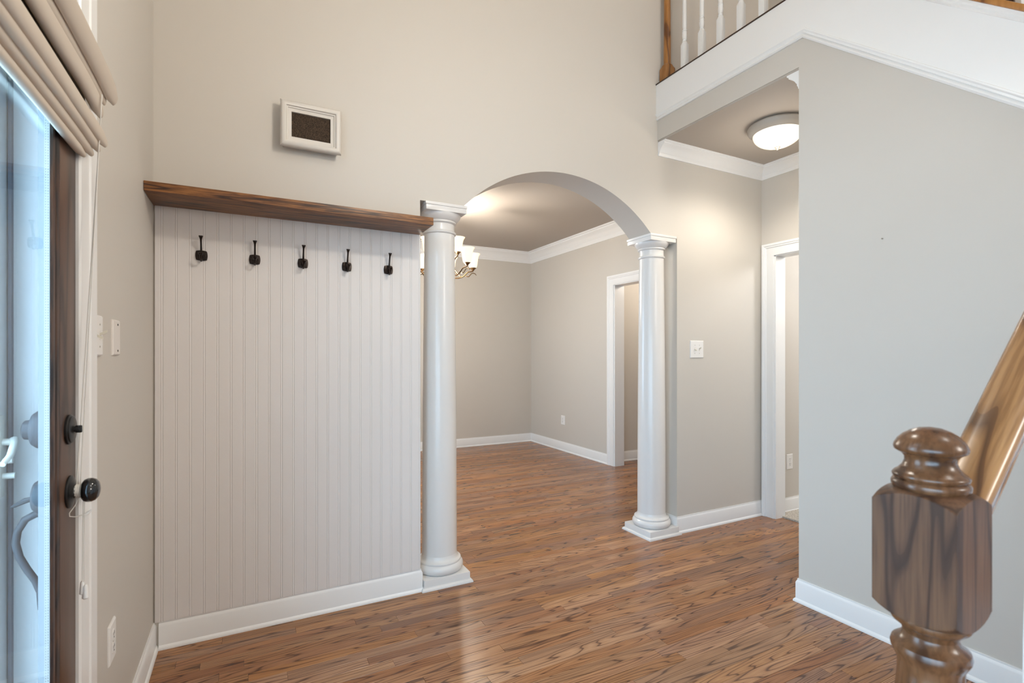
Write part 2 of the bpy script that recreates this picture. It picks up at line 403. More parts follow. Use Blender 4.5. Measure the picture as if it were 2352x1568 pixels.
# arch wall
poly = [(XL, -0.02), (0.828, -0.02), (0.828, 2.11), (1.08, 2.11)]
xc, zc_, R = 1.775, 1.453, 0.955
a0 = math.atan2(2.11-zc_, 1.08-xc); a1 = math.atan2(2.11-zc_, 2.47-xc)
for k in range(1, 48):
    q = a0+(a1-a0)*k/48; poly.append((xc+R*math.cos(q), zc_+R*math.sin(q)))
poly += [(2.47, 2.11), (2.714, 2.11), (2.714, -0.02), (5.3, -0.02), (5.3, ZT), (XL, ZT)]
struct('wall_arch', MB().prism(poly, lambda a, b, p: (a, p, b), YA, YB), M['wall'], tri=True, smooth=20)
# stair wall: follows the slope of the upper flight
sl = 0.882
def ztop(y): return 2.526+(y-0.782)*sl
polyw = [(-0.10, -0.02), (YH, -0.02), (YH, ZC+0.012), (YA, ZC+0.012), (YA, 3.14), (1.50, 3.14), (-0.10, ztop(-0.10)-0.04)]
struct('wall_stair', MB().prism(polyw, lambda a, b, p: (p, a, b), XS, XS+0.10), M['wall'], tri=True, smooth=0)
struct('wall_hall_right', MB().box(XS+0.10, 3.80, YH-0.10, YH, -0.02, 3.14), M['wall'], smooth=0)
struct('wall_hall_end', grid_wall('x', XH, XH+0.10, [YH, YA], [-0.02, ZC], [(1.76, 2.54, -0.02, 2.04)]), M['wall'], smooth=0)
struct('wall_bedroom', MB().box(XH+0.10, 5.3, 2.607, YA, -0.02, ZC), M['wall'], smooth=0)
struct('wall_bedroom_right', MB().box(5.2, 5.3, 0.1, 2.62, -0.02, ZC).box(3.8, 5.3, 0.1, 0.2, -0.02, ZC).box(3.73, 3.80, 0.1, 1.64, -0.02, ZC), M['wall'], smooth=0)
struct('ceiling_bedroom', MB().box(XH+0.10, 5.3, 0.1, YA, ZC, ZC+0.1), M['ceiling_white'], smooth=0)
# dining room
struct('wall_dining_back', MB().box(XL, 5.3, YD, YD+0.15, -0.02, ZC+0.1), M['wall'], smooth=0)
struct('wall_dining_right', grid_wall('x', XD, XD+0.12, [YB, YD], [-0.02, ZC], [(3.72, 4.575, -0.02, 2.07)]), M['wall'], smooth=0)
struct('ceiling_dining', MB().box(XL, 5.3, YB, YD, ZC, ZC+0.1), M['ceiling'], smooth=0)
struct('wall_side_room', MB().box(XD+0.12, 5.3, 4.75, 4.85, -0.02, ZC).box(5.2, 5.3, YB, 4.85, -0.02, ZC), M['wall'], smooth=0)
# hall ceiling and landing slab
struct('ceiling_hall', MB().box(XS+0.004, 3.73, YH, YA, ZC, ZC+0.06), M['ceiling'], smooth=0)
landing = struct('landing_floor', MB().box(XS+0.02, 3.80, 1.50, YA, 3.10, 3.145), M['oak_warm'], smooth=0)
# foyer shell out of the frame
struct('wall_front', grid_wall('y', -2.6, -2.4, [-0.6, 4.0], [-0.1, ZT], []), M['wall'], smooth=0)
struct('wall_upper_right', MB().box(XU, XU+0.15, -2.4, YA, -0.02, ZT), M['wall'], smooth=0) if False else \
    struct('wall_upper_right', MB().box(XU, XU+0.15, -2.4, 1.54, -0.02, ZT).box(XU, XU+0.15, 1.54, YA, 2.85, ZT), M['wall'], smooth=0)
struct('ceiling', MB().box(-0.6, 4.0, -2.6, 2.9, ZT, ZT+0.1), M['ceiling_white'], smooth=0)

# lower flight behind/right of the newel (below the frame) and its landing
st = thing('staircase', (0.80, 0.30, 0), None, None, kind='structure')
for k in range(8):
    x0 = 0.835+k*0.2125; z1 = 0.19*(k+1)
    MB().box(x0, x0+0.018, -0.68, 0.34, z1-0.19, z1-0.03).build('riser', M['trim'], st, smooth=0)
    MB().box(x0-0.025, x0+0.2305, -0.68, 0.365, z1-0.03, z1).build('tread', M['rail_oak'], st, bevel=0.005)
po = [(0.835, 0.0)]+[q for k in range(8) for q in ((0.835+k*0.2125, 0.19*k+0.155), (0.835+(k+1)*0.2125, 0.19*k+0.155))]+[(2.529, 0.0)]
MB().prism(po, lambda a, b, p: (a, p, b), 0.325, 0.341).build('stringer', M['trim'], st, smooth=0, tri=True)
MB().box(XS, 3.70, -0.75, 0.30, 1.49, 1.68).build('stair_landing', M['rail_oak'], st, smooth=0)

# ------------------------------------------------------------ mouldings
BASE = [(0, 0), (0.020, 0), (0.020, 0.007), (0.016, 0.014), (0.011, 0.018), (0.011, 0.098), (0.008, 0.106), (0.005, 0.111), (0.005, 0.118), (0, 0.118)]
BASE_P = [(d, z) for d, z in BASE]
def base(name, path): return struct(name, MB().sweep(path, BASE_P, XY, side=-1), M['trim'], smooth=30)
base('baseboard_left', [(XL, 1.649), (XL, YA)])
base('baseboard_arch', [(XL+0.02, YA), (0.828, YA), (0.828, YB)])
base('baseboard_arch_right', [(2.714, YB), (2.714, YA), (XH, YA)])
struct('baseboard_stair', MB().sweep([(XH-0.0, YH), (XS, YH), (XS, 0.774)], BASE_P, XY, side=-1), M['trim'], smooth=30)
base('baseboard_dining', [(XL, YD), (XD, YD), (XD, 4.69)])
base('baseboard_side_room', [(XD+0.12, 4.75), (5.2, 4.75)])
base('baseboard_bedroom', [(XH+0.12, 2.607), (5.2, 2.607)])
CROWN = [(0, 0), (0, -1), (0.10, -1), (0.12, -.90), (0.17, -.84), (0.20, -.80), (0.20, -.72), (0.30, -.62), (0.42, -.48), (0.58, -.36), (0.76, -.28), (0.86, -.22), (0.86, -.14), (0.94, -.12), (1.0, -.08), (1.0, 0)]
def crown(name, path, proj_, drop): return struct(name, MB().sweep(path, [(d*proj_, ZC+z*drop) for d, z in CROWN], XY, side=-1), M['trim'], smooth=30)
crown('trim_crown_hall', [(XS+0.005, YA), (XH, YA), (XH, YH), (XS+0.005, YH)], 0.070, 0.095)
crown('trim_crown_dining', [(XL, YD), (XD, YD), (XD, YB)], 0.115, 0.150)

CAS = [(0, 0), (0, 0.010), (0.005, 0.014), (0.009, 0.012), (0.062, 0.012), (0.068, 0.018), (0.076, 0.016), (0.082, 0.021), (0.0975, 0.021), (0.0975, 0)]
struct('trim_hall_door', MB().sweep([(2.548, 0), (2.548, 2.04), (1.752, 2.04), (1.752, 0)], CAS, lambda a, b, p: (XH-p, a, b), side=-1), M['trim'], smooth=30)
struct('trim_hall_jamb', MB().box(XH-0.004, XH+0.11, 2.535, 2.55, 0, 2.05).box(XH-0.004, XH+0.11, 1.75, 1.765, 0, 2.05).box(XH-0.004, XH+0.11, 1.75, 2.55, 2.035, 2.05), M['trim'], smooth=0)
struct('trim_dining_door', MB().sweep([(4.575, 0), (4.575, 2.06), (3.72, 2.06), (3.72, 0)], [(d*1.12, p) for d, p in CAS], lambda a, b, p: (XD-p, a, b), side=-1), M['trim'], smooth=30)
struct('trim_dining_jamb', MB().box(XD-0.004, XD+0.13, 4.56, 4.58, 0, 2.07).box(XD-0.004, XD+0.13, 3.70, 3.72, 0, 2.07).box(XD-0.004, XD+0.13, 3.7, 4.58, 2.055, 2.075), M['trim'], smooth=0)
ECAS = [(0, 0), (0, 0.013), (0.004, 0.017), (0.010, 0.017), (0.013, 0.015), (0.074, 0.016), (0.077, 0.014), (0.081, 0.019), (0.134, 0.019), (0.139, 0.016), (0.139, 0)]
struct('trim_entry_door', MB().sweep([(0.60, 0), (0.60, 2.45), (1.51, 2.45), (1.51, 0)], ECAS, lambda a, b, p: (XL+p, a, b), side=1), M['trim'], smooth=30)
struct('trim_entry_jamb', MB().box(XL-0.26, XL+0.006, 1.51, 1.53, 0, 2.47).box(XL-0.26, XL+0.006, 0.58, 0.60, 0, 2.47).box(XL-0.26, XL+0.006, 0.58, 1.53, 2.45, 2.47).box(XL-0.26, XL+0.004, 0.6, 1.51, 2.065, 2.12), M['trim'], smooth=0)

struct('trim_closet_casing', MB().sweep([(0.682, 0), (0.682, 1.30), (0.40, 1.30)], [(d*0.95, p) for d, p in CAS], lambda a, b, p: (XS-p, a, b), side=-1).box(XS-0.006, XS-0.001, 0.40, 0.69, 0.0, 1.31), M['trim'], smooth=30)
# white band of the upper landing and the sloping stringer
bt = 3.142; XB = XS-0.014
tb = thing('trim_landing_band', (XS, 2.2, 3.0), None, None, kind='structure')
zb0 = 2.935
slope_end = -0.10
def band_poly(z0off, z1off, y_end=slope_end):
    yk = 1.63
    return [(YA, zb0+z0off), (yk, zb0+z0off), (y_end, zb0+z0off+(y_end-yk)*sl), (y_end, ztop(y_end)+z1off), (1.5+0.0, ztop(1.5)+z1off)]
yb = 1.48
yk2 = 0.782+(bt-2.526)/sl
face = [(YA, zb0), (1.625, zb0), (slope_end, zb0+(slope_end-1.625)*0.868), (slope_end, ztop(slope_end)), (yk2, bt), (YA, bt)]
MB().prism(face, lambda a, b, p: (p, a, b), XB, XS+0.001).build('fascia_board', M['trim'], tb, smooth=0, tri=True)
MP = [(0, 0), (0.0, 0.010), (0.007, 0.016), (0.014, 0.014), (0.020, 0.008), (0.026, 0.012), (0.034, 0.019), (0.040, 0.019), (0.042, 0.015), (0.042, 0)]
MB().sweep([(YA, zb0-0.036), (1.615, zb0-0.036), (slope_end, zb0-0.036+(slope_end-1.615)*0.868)], MP, lambda a, b, p: (XS-p, a, b), side=-1).build('bed_moulding', M['trim'], tb, smooth=30)
TP = [(0, 0), (0, 0.004), (0.006, 0.010), (0.014, 0.007), (0.020, 0.013), (0.030, 0.013), (0.030, 0)]
MB().sweep([(yk2+0.02, ztop(yk2+0.02)-0.034), (slope_end, ztop(slope_end)-0.034)], TP, lambda a, b, p: (XB-p, a, b), side=-1).build('cap_moulding', M['trim'], tb, smooth=30)
MB().box(XB-0.004, XS+0.12, yk2-0.01, YA, bt-0.001, bt+0.006).build('nosing_strip', M['frame_dark'], tb, smooth=0)
cp = [(slope_end, ztop(slope_end)), (yk2, bt+0.006), (yk2, bt+0.034), (slope_end, ztop(slope_end)+0.028)]
capo = MB().prism(cp, lambda a, b, p: (p, a, b), XB-0.022, XS+0.13).build('stringer_cap', M['oak_warm'], tb, bevel=0.004)
capo['label'] = 'oak cap'

# landing and upper stair balustrade
SQ = 0.0175
def baluster_prof(z0, top):
    R2 = SQ*1.4143
    return [(z0, R2), (z0+0.178, R2), (z0+0.190, SQ*1.02), (z0+0.200, 0.0125), (z0+0.206, 0.0155), (z0+0.212, 0.0125), (z0+0.222, 0.015), (z0+0.240, 0.0165), (z0+0.256, 0.0150), (z0+0.262, 0.0165), (z0+0.268, 0.0130), (z0+0.274, 0.0165), (z0+0.281, 0.0135), (z0+0.30, 0.0148), (z0+0.45, 0.0142), (top-0.30, 0.0115), (top-0.16, 0.010), (top, 0.010)]
def full_newel(z0, top, hw):
    R2 = hw*1.4143
    return [(z0, R2), (z0+0.100, R2), (z0+0.118, hw*1.0), (z0+0.121, hw*0.74), (z0+0.126, hw*0.79), (z0+0.131, hw*0.67), (z0+0.5, hw*0.62), (top-0.2, hw*0.6), (top-0.19, R2), (top-0.02, R2), (top, hw*0.9)]
rl = thing('landing_railing', (XS+0.04, 2.6, bt+0.006), 'upstairs landing railing with white turned balusters and an oak newel at the wall', 'railing')
mbn = MB().lathe(full_newel(bt+0.006, bt+1.05, 0.036), (2.577, 2.615, 0), seg=40, half=0.036)
nw = mbn.build('newel_post', M['oak_warm'], rl); nw['label'] = 'orange oak newel post'
for k in range(7):
    yy = 2.452-0.1445*k
    MB().lathe(baluster_prof(bt+0.006, bt+0.90), (2.571, yy, 0), seg=24, half=SQ).build('baluster', M['trim'], rl)
MB().sweep([(2.600, 0), (1.56, 0)], [(-0.03, bt+0.90), (0.03, bt+0.90), (0.03, bt+0.94), (0.015, bt+0.955), (-0.015, bt+0.955), (-0.03, bt+0.94)], lambda a, b, p: (2.571+b, a, p)).build('handrail', M['rail_oak'], rl)
ur = thing('stair_railing', (XS+0.04, 0.916, ztop(0.916)+0.028), 'upper stair railing with white balusters standing on the sloping oak cap', 'railing')
for k in range(5):
    yy = 1.316-0.140*k-0.0-(0.0 if k < 3 else 0)
    yy = 0.921+0.140*(2-k)
    zz = ztop(yy)+0.02
    MB().lathe(baluster_prof(zz, zz+0.88), (2.576, yy, 0), seg=24, half=SQ).build('baluster', M['trim'], ur)
MB().prism([(0.2, ztop(0.2)+0.90), (1.40, ztop(1.40)+0.90), (1.40, ztop(1.40)+0.96), (0.2, ztop(0.2)+0.96)], lambda a, b, p: (p, a, b), 2.546, 2.606).build('handrail', M['rail_oak'], ur, bevel=0.012)

# ------------------------------------------------------------ columns
def column(xc_, label):
    t = thing('column', (xc_, 2.77, 0), label, 'column', 'white columns under the arch')
    yc = 2.77; x, y2 = xc_, yc
    hs = 0.1335
    MB().box(x-hs, x+hs, y2-hs, y2+hs, 0.0, 0.056).build('plinth', M['column'], t, bevel=0.002)
    MB().sweep([(x-hs, y2-hs), (x+hs, y2-hs), (x+hs, y2+hs), (x-hs, y2+hs)], [(0, 0), (0.014, 0), (0.014, 0.006), (0.010, 0.014), (0.004, 0.018), (0, 0.018)], XY, side=-1, closed=True).build('shoe_moulding', M['column'], t)
    tor = [(0.056, 0.118), (0.060, 0.126), (0.070, 0.133), (0.082, 0.1345), (0.094, 0.132), (0.103, 0.125), (0.107, 0.119), (0.110, 0.119), (0.113, 0.1215), (0.119, 0.1205), (0.122, 0.115), (0.124, 0.110), (0.130, 0.1045), (0.140, 0.1005), (0.150, 0.0985)]
    MB().lathe(tor, (x, y2, 0), seg=64).build('base_ring', M['column'], t)
    sh = []
    for k in range(25):
        u = k/24; z = 0.150+u*(1.958-0.150); sh.append((z, 0.0985-0.0125*(u**1.6)))
    MB().lathe(sh, (x, y2, 0), seg=64).build('shaft', M['column'], t)
    MB().lathe([(1.955, 0.086), (1.957, 0.0915), (1.961, 0.0945), (1.967, 0.0945), (1.971, 0.0905), (1.974, 0.0865), (1.985, 0.0845), (2.015, 0.0845)], (x, y2, 0), seg=64).build('necking', M['column'], t)
    MB().lathe([(2.013, 0.0845), (2.015, 0.092), (2.019, 0.0955), (2.024, 0.0955), (2.028, 0.0925), (2.030, 0.0965), (2.036, 0.103), (2.046, 0.112), (2.056, 0.1185), (2.066, 0.1205)], (x, y2, 0), seg=64).build('echinus', M['column'], t)
    ha = 0.1215
    MB().box(x-ha+0.004, x+ha-0.004, y2-ha+0.001, y2+ha-0.001, 2.066, 2.094).box(x-ha, x+ha, y2-ha-0.003, y2+ha+0.003, 2.094, 2.1095).build('abacus', M['column'], t, bevel=0.0015)
    return t
column(0.977, 'white round column at the right end of the beadboard panel, beside the oak shelf')
column(2.577, 'white round column at the right foot of the arch, beside the switch wall')

# ------------------------------------------------------------ beadboard
bb = thing('beadboard_panel', (0.235, YA-0.005, 0.118), 'pale grey beadboard panel covering the wall between shelf and baseboard', 'wall panel')
x = -0.3535; first = True
edges = []
while x < 0.826:
    x1 = -0.3235 if x < -0.35 else x+0.0525
    x1 = min(x1, 0.8275)
    edges.append((x, x1)); x = x1
for (a, b2) in edges:
    pr = [(a, 0.0), (a, 0.0085)]
    w = b2-a
    if w > 0.02: pr += [(b2-0.0120, 0.0085), (b2-0.0110, 0.0070), (b2-0.0098, 0.0070), (b2-0.0080, 0.0084), (b2-0.0065, 0.0087), (b2-0.0050, 0.0084), (b2-0.0028, 0.0070), (b2-0.0014, 0.0070), (b2-0.0002, 0.0085)]
    else: pr += [(b2-0.0002, 0.0085)]
    pr += [(b2-0.0002, 0.0)]
    MB().prism(pr, lambda u, v, p: (u, YA-0.0006-v, p), 0.119, 1.9195).build('bead_strip', M['bead'], bb, smooth=0)

# ------------------------------------------------------------ shelf
sh = MB().box(XL+0.001, 0.822, 2.42, YA-0.0005, 1.9195, 1.957).build('floating_shelf', M['shelf_wood'], None, bevel=0.0012)
tag(sh, 'thick dark stained pine shelf above the beadboard panel', 'shelf')

# ------------------------------------------------------------ hooks
def hook(loc, label):
    t = thing('coat_hook', loc, label, 'hook', 'black coat hooks on the beadboard')
    x, y2, z = loc
    # plate with bowed sides
    pts = []
    hw, hh, bow = 0.0205, 0.020, 0.0032
    cs = [(-hw, -hh), (hw, -hh), (hw, hh), (-hw, hh)]
    for i in range(4):
        a, b2 = cs[i], cs[(i+1) % 4]
        dx, dy = b2[0]-a[0], b2[1]-a[1]; l = math.hypot(dx, dy); nx, ny = dy/l, -dx/l
        for k in range(8):
            u = k/8; q = 4*u*(1-u)*bow; pts.append((x+a[0]+dx*u+nx*q, z+a[1]+dy*u+ny*q))
    MB().prism(pts, lambda a, b2, p: (a, p, b2), y2-0.006, y2).build('back_plate', M['bronze'], t, bevel=0.0015)
    # long upper prong with flared tip
    P = [(x, y2-0.004, z-0.004), (x, y2-0.014, z+0.002), (x, y2-0.021, z+0.016), (x, y2-0.026, z+0.035), (x, y2-0.032, z+0.052), (x, y2-0.038, z+0.066), (x, y2-0.041, z+0.074), (x, y2-0.043, z+0.079)]
    MB().tube(P, [0.007, 0.0065, 0.0045, 0.0040, 0.0038, 0.0042, 0.0068, 0.0092], 12).tube([(x, y2-0.043, z+0.079), (x, y2-0.0437, z+0.0815)], [0.0092, 0.0078], 12).build('upper_prong', M['bronze'], t)
    Q = [(x, y2-0.004, z-0.010), (x, y2-0.012, z-0.020), (x, y2-0.022, z-0.0265), (x, y2-0.034, z-0.0265), (x, y2-0.044, z-0.020), (x, y2-0.051, z-0.010), (x, y2-0.055, z-0.001)]
    MB().tube(Q, [0.006, 0.0052, 0.0042, 0.0038, 0.0038, 0.0048, 0.0085], 12).lathe([(-0.003, 0.0085), (0.0, 0.0098), (0.003, 0.0085), (0.0045, 0.004)], (x, y2-0.0555, z+0.001), 'z', 14).build('lower_prong', M['bronze'], t)
    for s in (-1, 1):
        MB().lathe([(-0.0080, 0.0012), (-0.0070, 0.0028), (-0.0055, 0.0030)], (x+s*0.0135, y2, z), 'y', 10).build('screw', M['bronze'], t)
    return t
hx = [-0.181, 0.031, 0.239, 0.444, 0.653]
hl = ['leftmost of five black coat hooks, nearest the left wall', 'second coat hook from the left wall', 'middle one of the five black coat hooks', 'fourth coat hook from the left wall, second nearest the column', 'rightmost of five black coat hooks, nearest the white column']
h0 = hook((hx[0], YA-0.0088, 1.7175), hl[0])
for i in range(1, 5):
    c = copy_tree(h0); c.location = (hx[i], YA-0.0088, 1.7175); c['label'] = hl[i]

# ------------------------------------------------------------ chime box
ch = thing('door_chime', (0.273, YA, 2.256), 'square white door chime box with dark cloth window, high above the shelf', 'door chime')
cx0, cx1, cz0, cz1 = 0.136, 0.410, 2.256, 2.473
PF = [(0.014, 0), (0.014, 0.020), (0.009, 0.024), (0.011, 0.032), (0.004, 0.040), (0.001, 0.048), (0.000, 0.056), (0.003, 0.064), (0.010, 0.0705), (0.018, 0.072), (0.025, 0.069), (0.028, 0.062), (0.033, 0.061), (0.0345, 0.056), (0.036, 0.0555), (0.0495, 0.0555), (0.0500, 0.040), (0.0500, 0)]
MB().sweep([(cx0, cz0), (cx1, cz0), (cx1, cz1), (cx0, cz1)], PF, lambda a, b, p: (a, YA-p, b), side=1, closed=True).build('frame', M['chime_paint'], ch, smooth=34)
MB().box(cx0+0.048, cx1-0.048, YA-0.046, YA-0.043, cz0+0.048, cz1-0.048).build('speaker_cloth', M['cloth_mesh'], ch, smooth=0)

# ------------------------------------------------------------ plates
def plate_mesh(w, h, t=0.006):
    b = 0.004
    mb = MB(); o = [(-w/2, -h/2), (w/2, -h/2), (w/2, h/2), (-w/2, h/2)]; i = [(p[0]-math.copysign(b, p[0]), p[1]-math.copysign(b, p[1])) for p in o]
    return o, i, t
def wall_plate(name, loc, normal, w, h, label, cat, kind, mat_=None, flip=False, group=None):
    """normal: 'y-' on the arch wall, 'x+' on the left wall, 'x-' on right walls. local u runs to the viewer's right"""
    F = {'y-': lambda u, v, p: (loc[0]+u, loc[1]-p, loc[2]+v), 'x+': lambda u, v, p: (loc[0]+p, loc[1]+u, loc[2]+v), 'x-': lambda u, v, p: (loc[0]-p, loc[1]-u, loc[2]+v)}[normal]
    t = thing(name, loc, label, cat, group)
    o, i, th = plate_mesh(w, h)
    vs = [F(*p, 0) for p in o]+[F(*p, th*0.45) for p in o]+[F(*p, th) for p in i]
    fs = [(0, 1, 2, 3), (8, 9, 10, 11)]
    for k in range(4):
        q = (k+1) % 4; fs += [(k, q, 4+q, 4+k), (4+k, 4+q, 8+q, 8+k)]
    MB().add(vs, fs).build('cover_plate', mat_ or M['plastic'], t, smooth=25)
    def blob(nm, u, v, r, p0, p1, mm):
        n = 12; pts = [(u+r*math.cos(2*PI*k/n), v+r*math.sin(2*PI*k/n)) for k in range(n)]
        return MB().prism(pts, F, p0, p1).build(nm, mm, t, smooth=30)
    def bx(nm, u0, u1, v0, v1, p0, p1, mm, par=None): return MB().prism([(u0, v0), (u1, v0), (u1, v1), (u0, v1)], F, p0, p1).build(nm, mm, par or t, smooth=0)
    if kind == 'toggle2':
        for s, up in ((-1, False), (1, True)):
            u = s*0.023
            bx('toggle_slot', u-0.005, u+0.005, -0.012, 0.012, th, th+0.0006, M['plate_beige'])
            d = 1 if up else -1
            MB().prism([(-0.0045, 0), (0.0045, 0), (0.0038, 1), (-0.0038, 1)], lambda a, b2, p: F(u+a, d*(0.001+b2*0.009)+p*0.0035-0.0017, th+b2*0.016), 0, 2).build('toggle', M['toggle'], t, smooth=0)
            for v in (-0.030, 0.030): blob('screw', u, v, 0.0026, th, th+0.0012, M['screw'])
    if kind == 'blank':
        for v in (-0.040, 0.040): blob('screw', 0.010, v, 0.0032, th, th+0.0012, M['hole'])
    if kind == 'outlet':
        for v in (-0.0195, 0.0195):
            n = 20; pts = [(max(-0.0135, min(0.0135, 0.0172*math.cos(2*PI*k/n))), v+0.0165*math.sin(2*PI*k/n)) for k in range(n)]
            rc = MB().prism(pts, F, th-0.001, th+0.0022).build('receptacle', M['plastic'], t, smooth=0)
            for u in (-0.0062, 0.0062): bx('slot', u-0.0012, u+0.0012, v+0.0005, v+0.0085, th+0.0022, th+0.0026, M['hole'], rc)
            n = 10; pts = [(0.0026*math.cos(2*PI*k/n), v-0.007+0.0026*math.sin(2*PI*k/n)) for k in range(n)]
            MB().prism(pts, F, th+0.0022, th+0.0026).build('ground_hole', M['hole'], rc, smooth=0)
        blob('screw', 0, 0, 0.0026, th, th+0.0012, M['screw'])
    return t
wall_plate('light_switch', (2.908, YA, 1.312), 'y-', 0.134, 0.126, 'white double toggle switch plate on the wall right of the arch', 'light switch', 'toggle2')
wall_plate('light_switch', (XL, 1.711, 1.329), 'x+', 0.116, 0.110, 'white double toggle switch plate on the left wall, touching the door casing', 'light switch', 'toggle2')
wall_plate('blank_plate', (XL, 1.938, 1.329), 'x+', 0.092, 0.108, 'blank painted cover plate on the left wall, beside the switch', 'cover plate', 'blank', M['plate_beige'])
wall_plate('power_outlet', (XL, 1.888, 0.425), 'x+', 0.080, 0.116, 'white power outlet low on the left wall beside the entry door', 'outlet', 'outlet')
wall_plate('power_outlet', (XD, 5.63, 0.403), 'x-', 0.088, 0.120, 'white power outlet on the dining room wall seen through the arch', 'outlet', 'outlet')
wall_plate('power_outlet', (3.899, 2.607, 0.405), 'y-', 0.076, 0.122, 'white power outlet on the bedroom wall above the carpet', 'outlet', 'outlet')

# lone screw in the stair wall
sc = thing('wall_screw', (XS, 1.248, 1.796), 'small bare screw left in the grey stair wall', 'screw')
MB().lathe([(0, 0.0016), (-0.008, 0.0016)], (XS, 1.248, 1.796), 'x', 10).build('shank', M['nickel'], sc)
MB().lathe([(-0.007, 0.0032), (-0.0095, 0.0032), (-0.0105, 0.002)], (XS, 1.248, 1.796), 'x', 12).build('head', M['nickel'], sc)

# framed picture in the stairwell
pc = thing('framed_picture', (XU, 1.27, 3.05), 'dark framed picture on the far stairwell wall, just above the oak cap', 'picture')
MB().sweep([(1.185, 3.0), (1.62, 3.0), (1.62, 3.62), (1.185, 3.62)], [(0, 0), (0, 0.02), (0.03, 0.02), (0.03, 0)], lambda a, b, p: (XU-p, a, b), side=1, closed=True).build('frame', M['frame_dark'], pc, smooth=0)
MB().box(XU-0.012, XU-0.001, 1.21, 1.60, 3.02, 3.60).build('print', M['picture'], pc, smooth=0)

# ------------------------------------------------------------ hall ceiling light
cl = thing('ceiling_light', (3.02, 2.10, ZC), 'round flush ceiling light with glowing white glass bowl in the hall', 'ceiling light')
MB().lathe([(ZC, 0.150), (ZC-0.006, 0.172), (ZC-0.016, 0.178), (ZC-0.030, 0.176), (ZC-0.044, 0.168), (ZC-0.056, 0.152), (ZC-0.060, 0.146), (ZC-0.056, 0.142), (ZC-0.02, 0.142)], (3.02, 2.10, 0), seg=64).build('pan', M['pan_paint'], cl)
bw = [(ZC-0.052, 0.1435)]
for k in range(1, 14):
    q = k/13*PI/2; bw.append((ZC-0.056-0.088*math.sin(q), 0.1435*math.cos(q)+0.002))
MB().lathe(bw, (3.02, 2.10, 0), seg=64).build('glass_bowl', M['dome_glass'], cl, smooth=60)
MB().lathe([(ZC-0.142, 0.016), (ZC-0.147, 0.017), (ZC-0.151, 0.012), (ZC-0.157, 0.009), (ZC-0.163, 0.004)], (3.02, 2.10, 0), seg=20).build('finial', M['nickel'], cl)
for ob in cl.children:
    if ob.name.startswith('glass_bowl'): bowl_o = ob

# ------------------------------------------------------------ chandelier
CX, CY = 1.69, 4.67
cd = thing('chandelier', (CX, CY, ZC), 'two-tier brass chandelier with glowing frosted bell shades in the dining room', 'chandelier')
MB().lathe([(ZC, 0.062), (ZC-0.010, 0.060), (ZC-0.022, 0.040), (ZC-0.034, 0.014), (ZC-0.04, 0.006)], (CX, CY, 0), seg=28).build('canopy', M['pewter'], cd)
MB().lathe([(2.02, 0.004), (2.03, 0.014), (2.045, 0.020), (2.06, 0.014), (2.07, 0.024), (2.085, 0.034), (2.10, 0.024), (2.12, 0.012), (2.20, 0.010), (2.23, 0.020), (2.25, 0.028), (2.27, 0.018), (2.30, 0.010), (2.42, 0.009), (2.45, 0.018), (2.47, 0.010), (2.50, 0.006), (2.712, 0.0045)], (CX, CY, 0), seg=20).build('stem', M['pewter'], cd)
sha = [(0, 0.016), (0.006, 0.030), (0.020, 0.037), (0.045, 0.042), (0.075, 0.045), (0.100, 0.049), (0.118, 0.056), (0.128, 0.064), (0.132, 0.066)]
sha = [(h*1.1, r*1.1) for h, r in sha]
sha_in = [(h, r-0.003) for h, r in reversed(sha)]
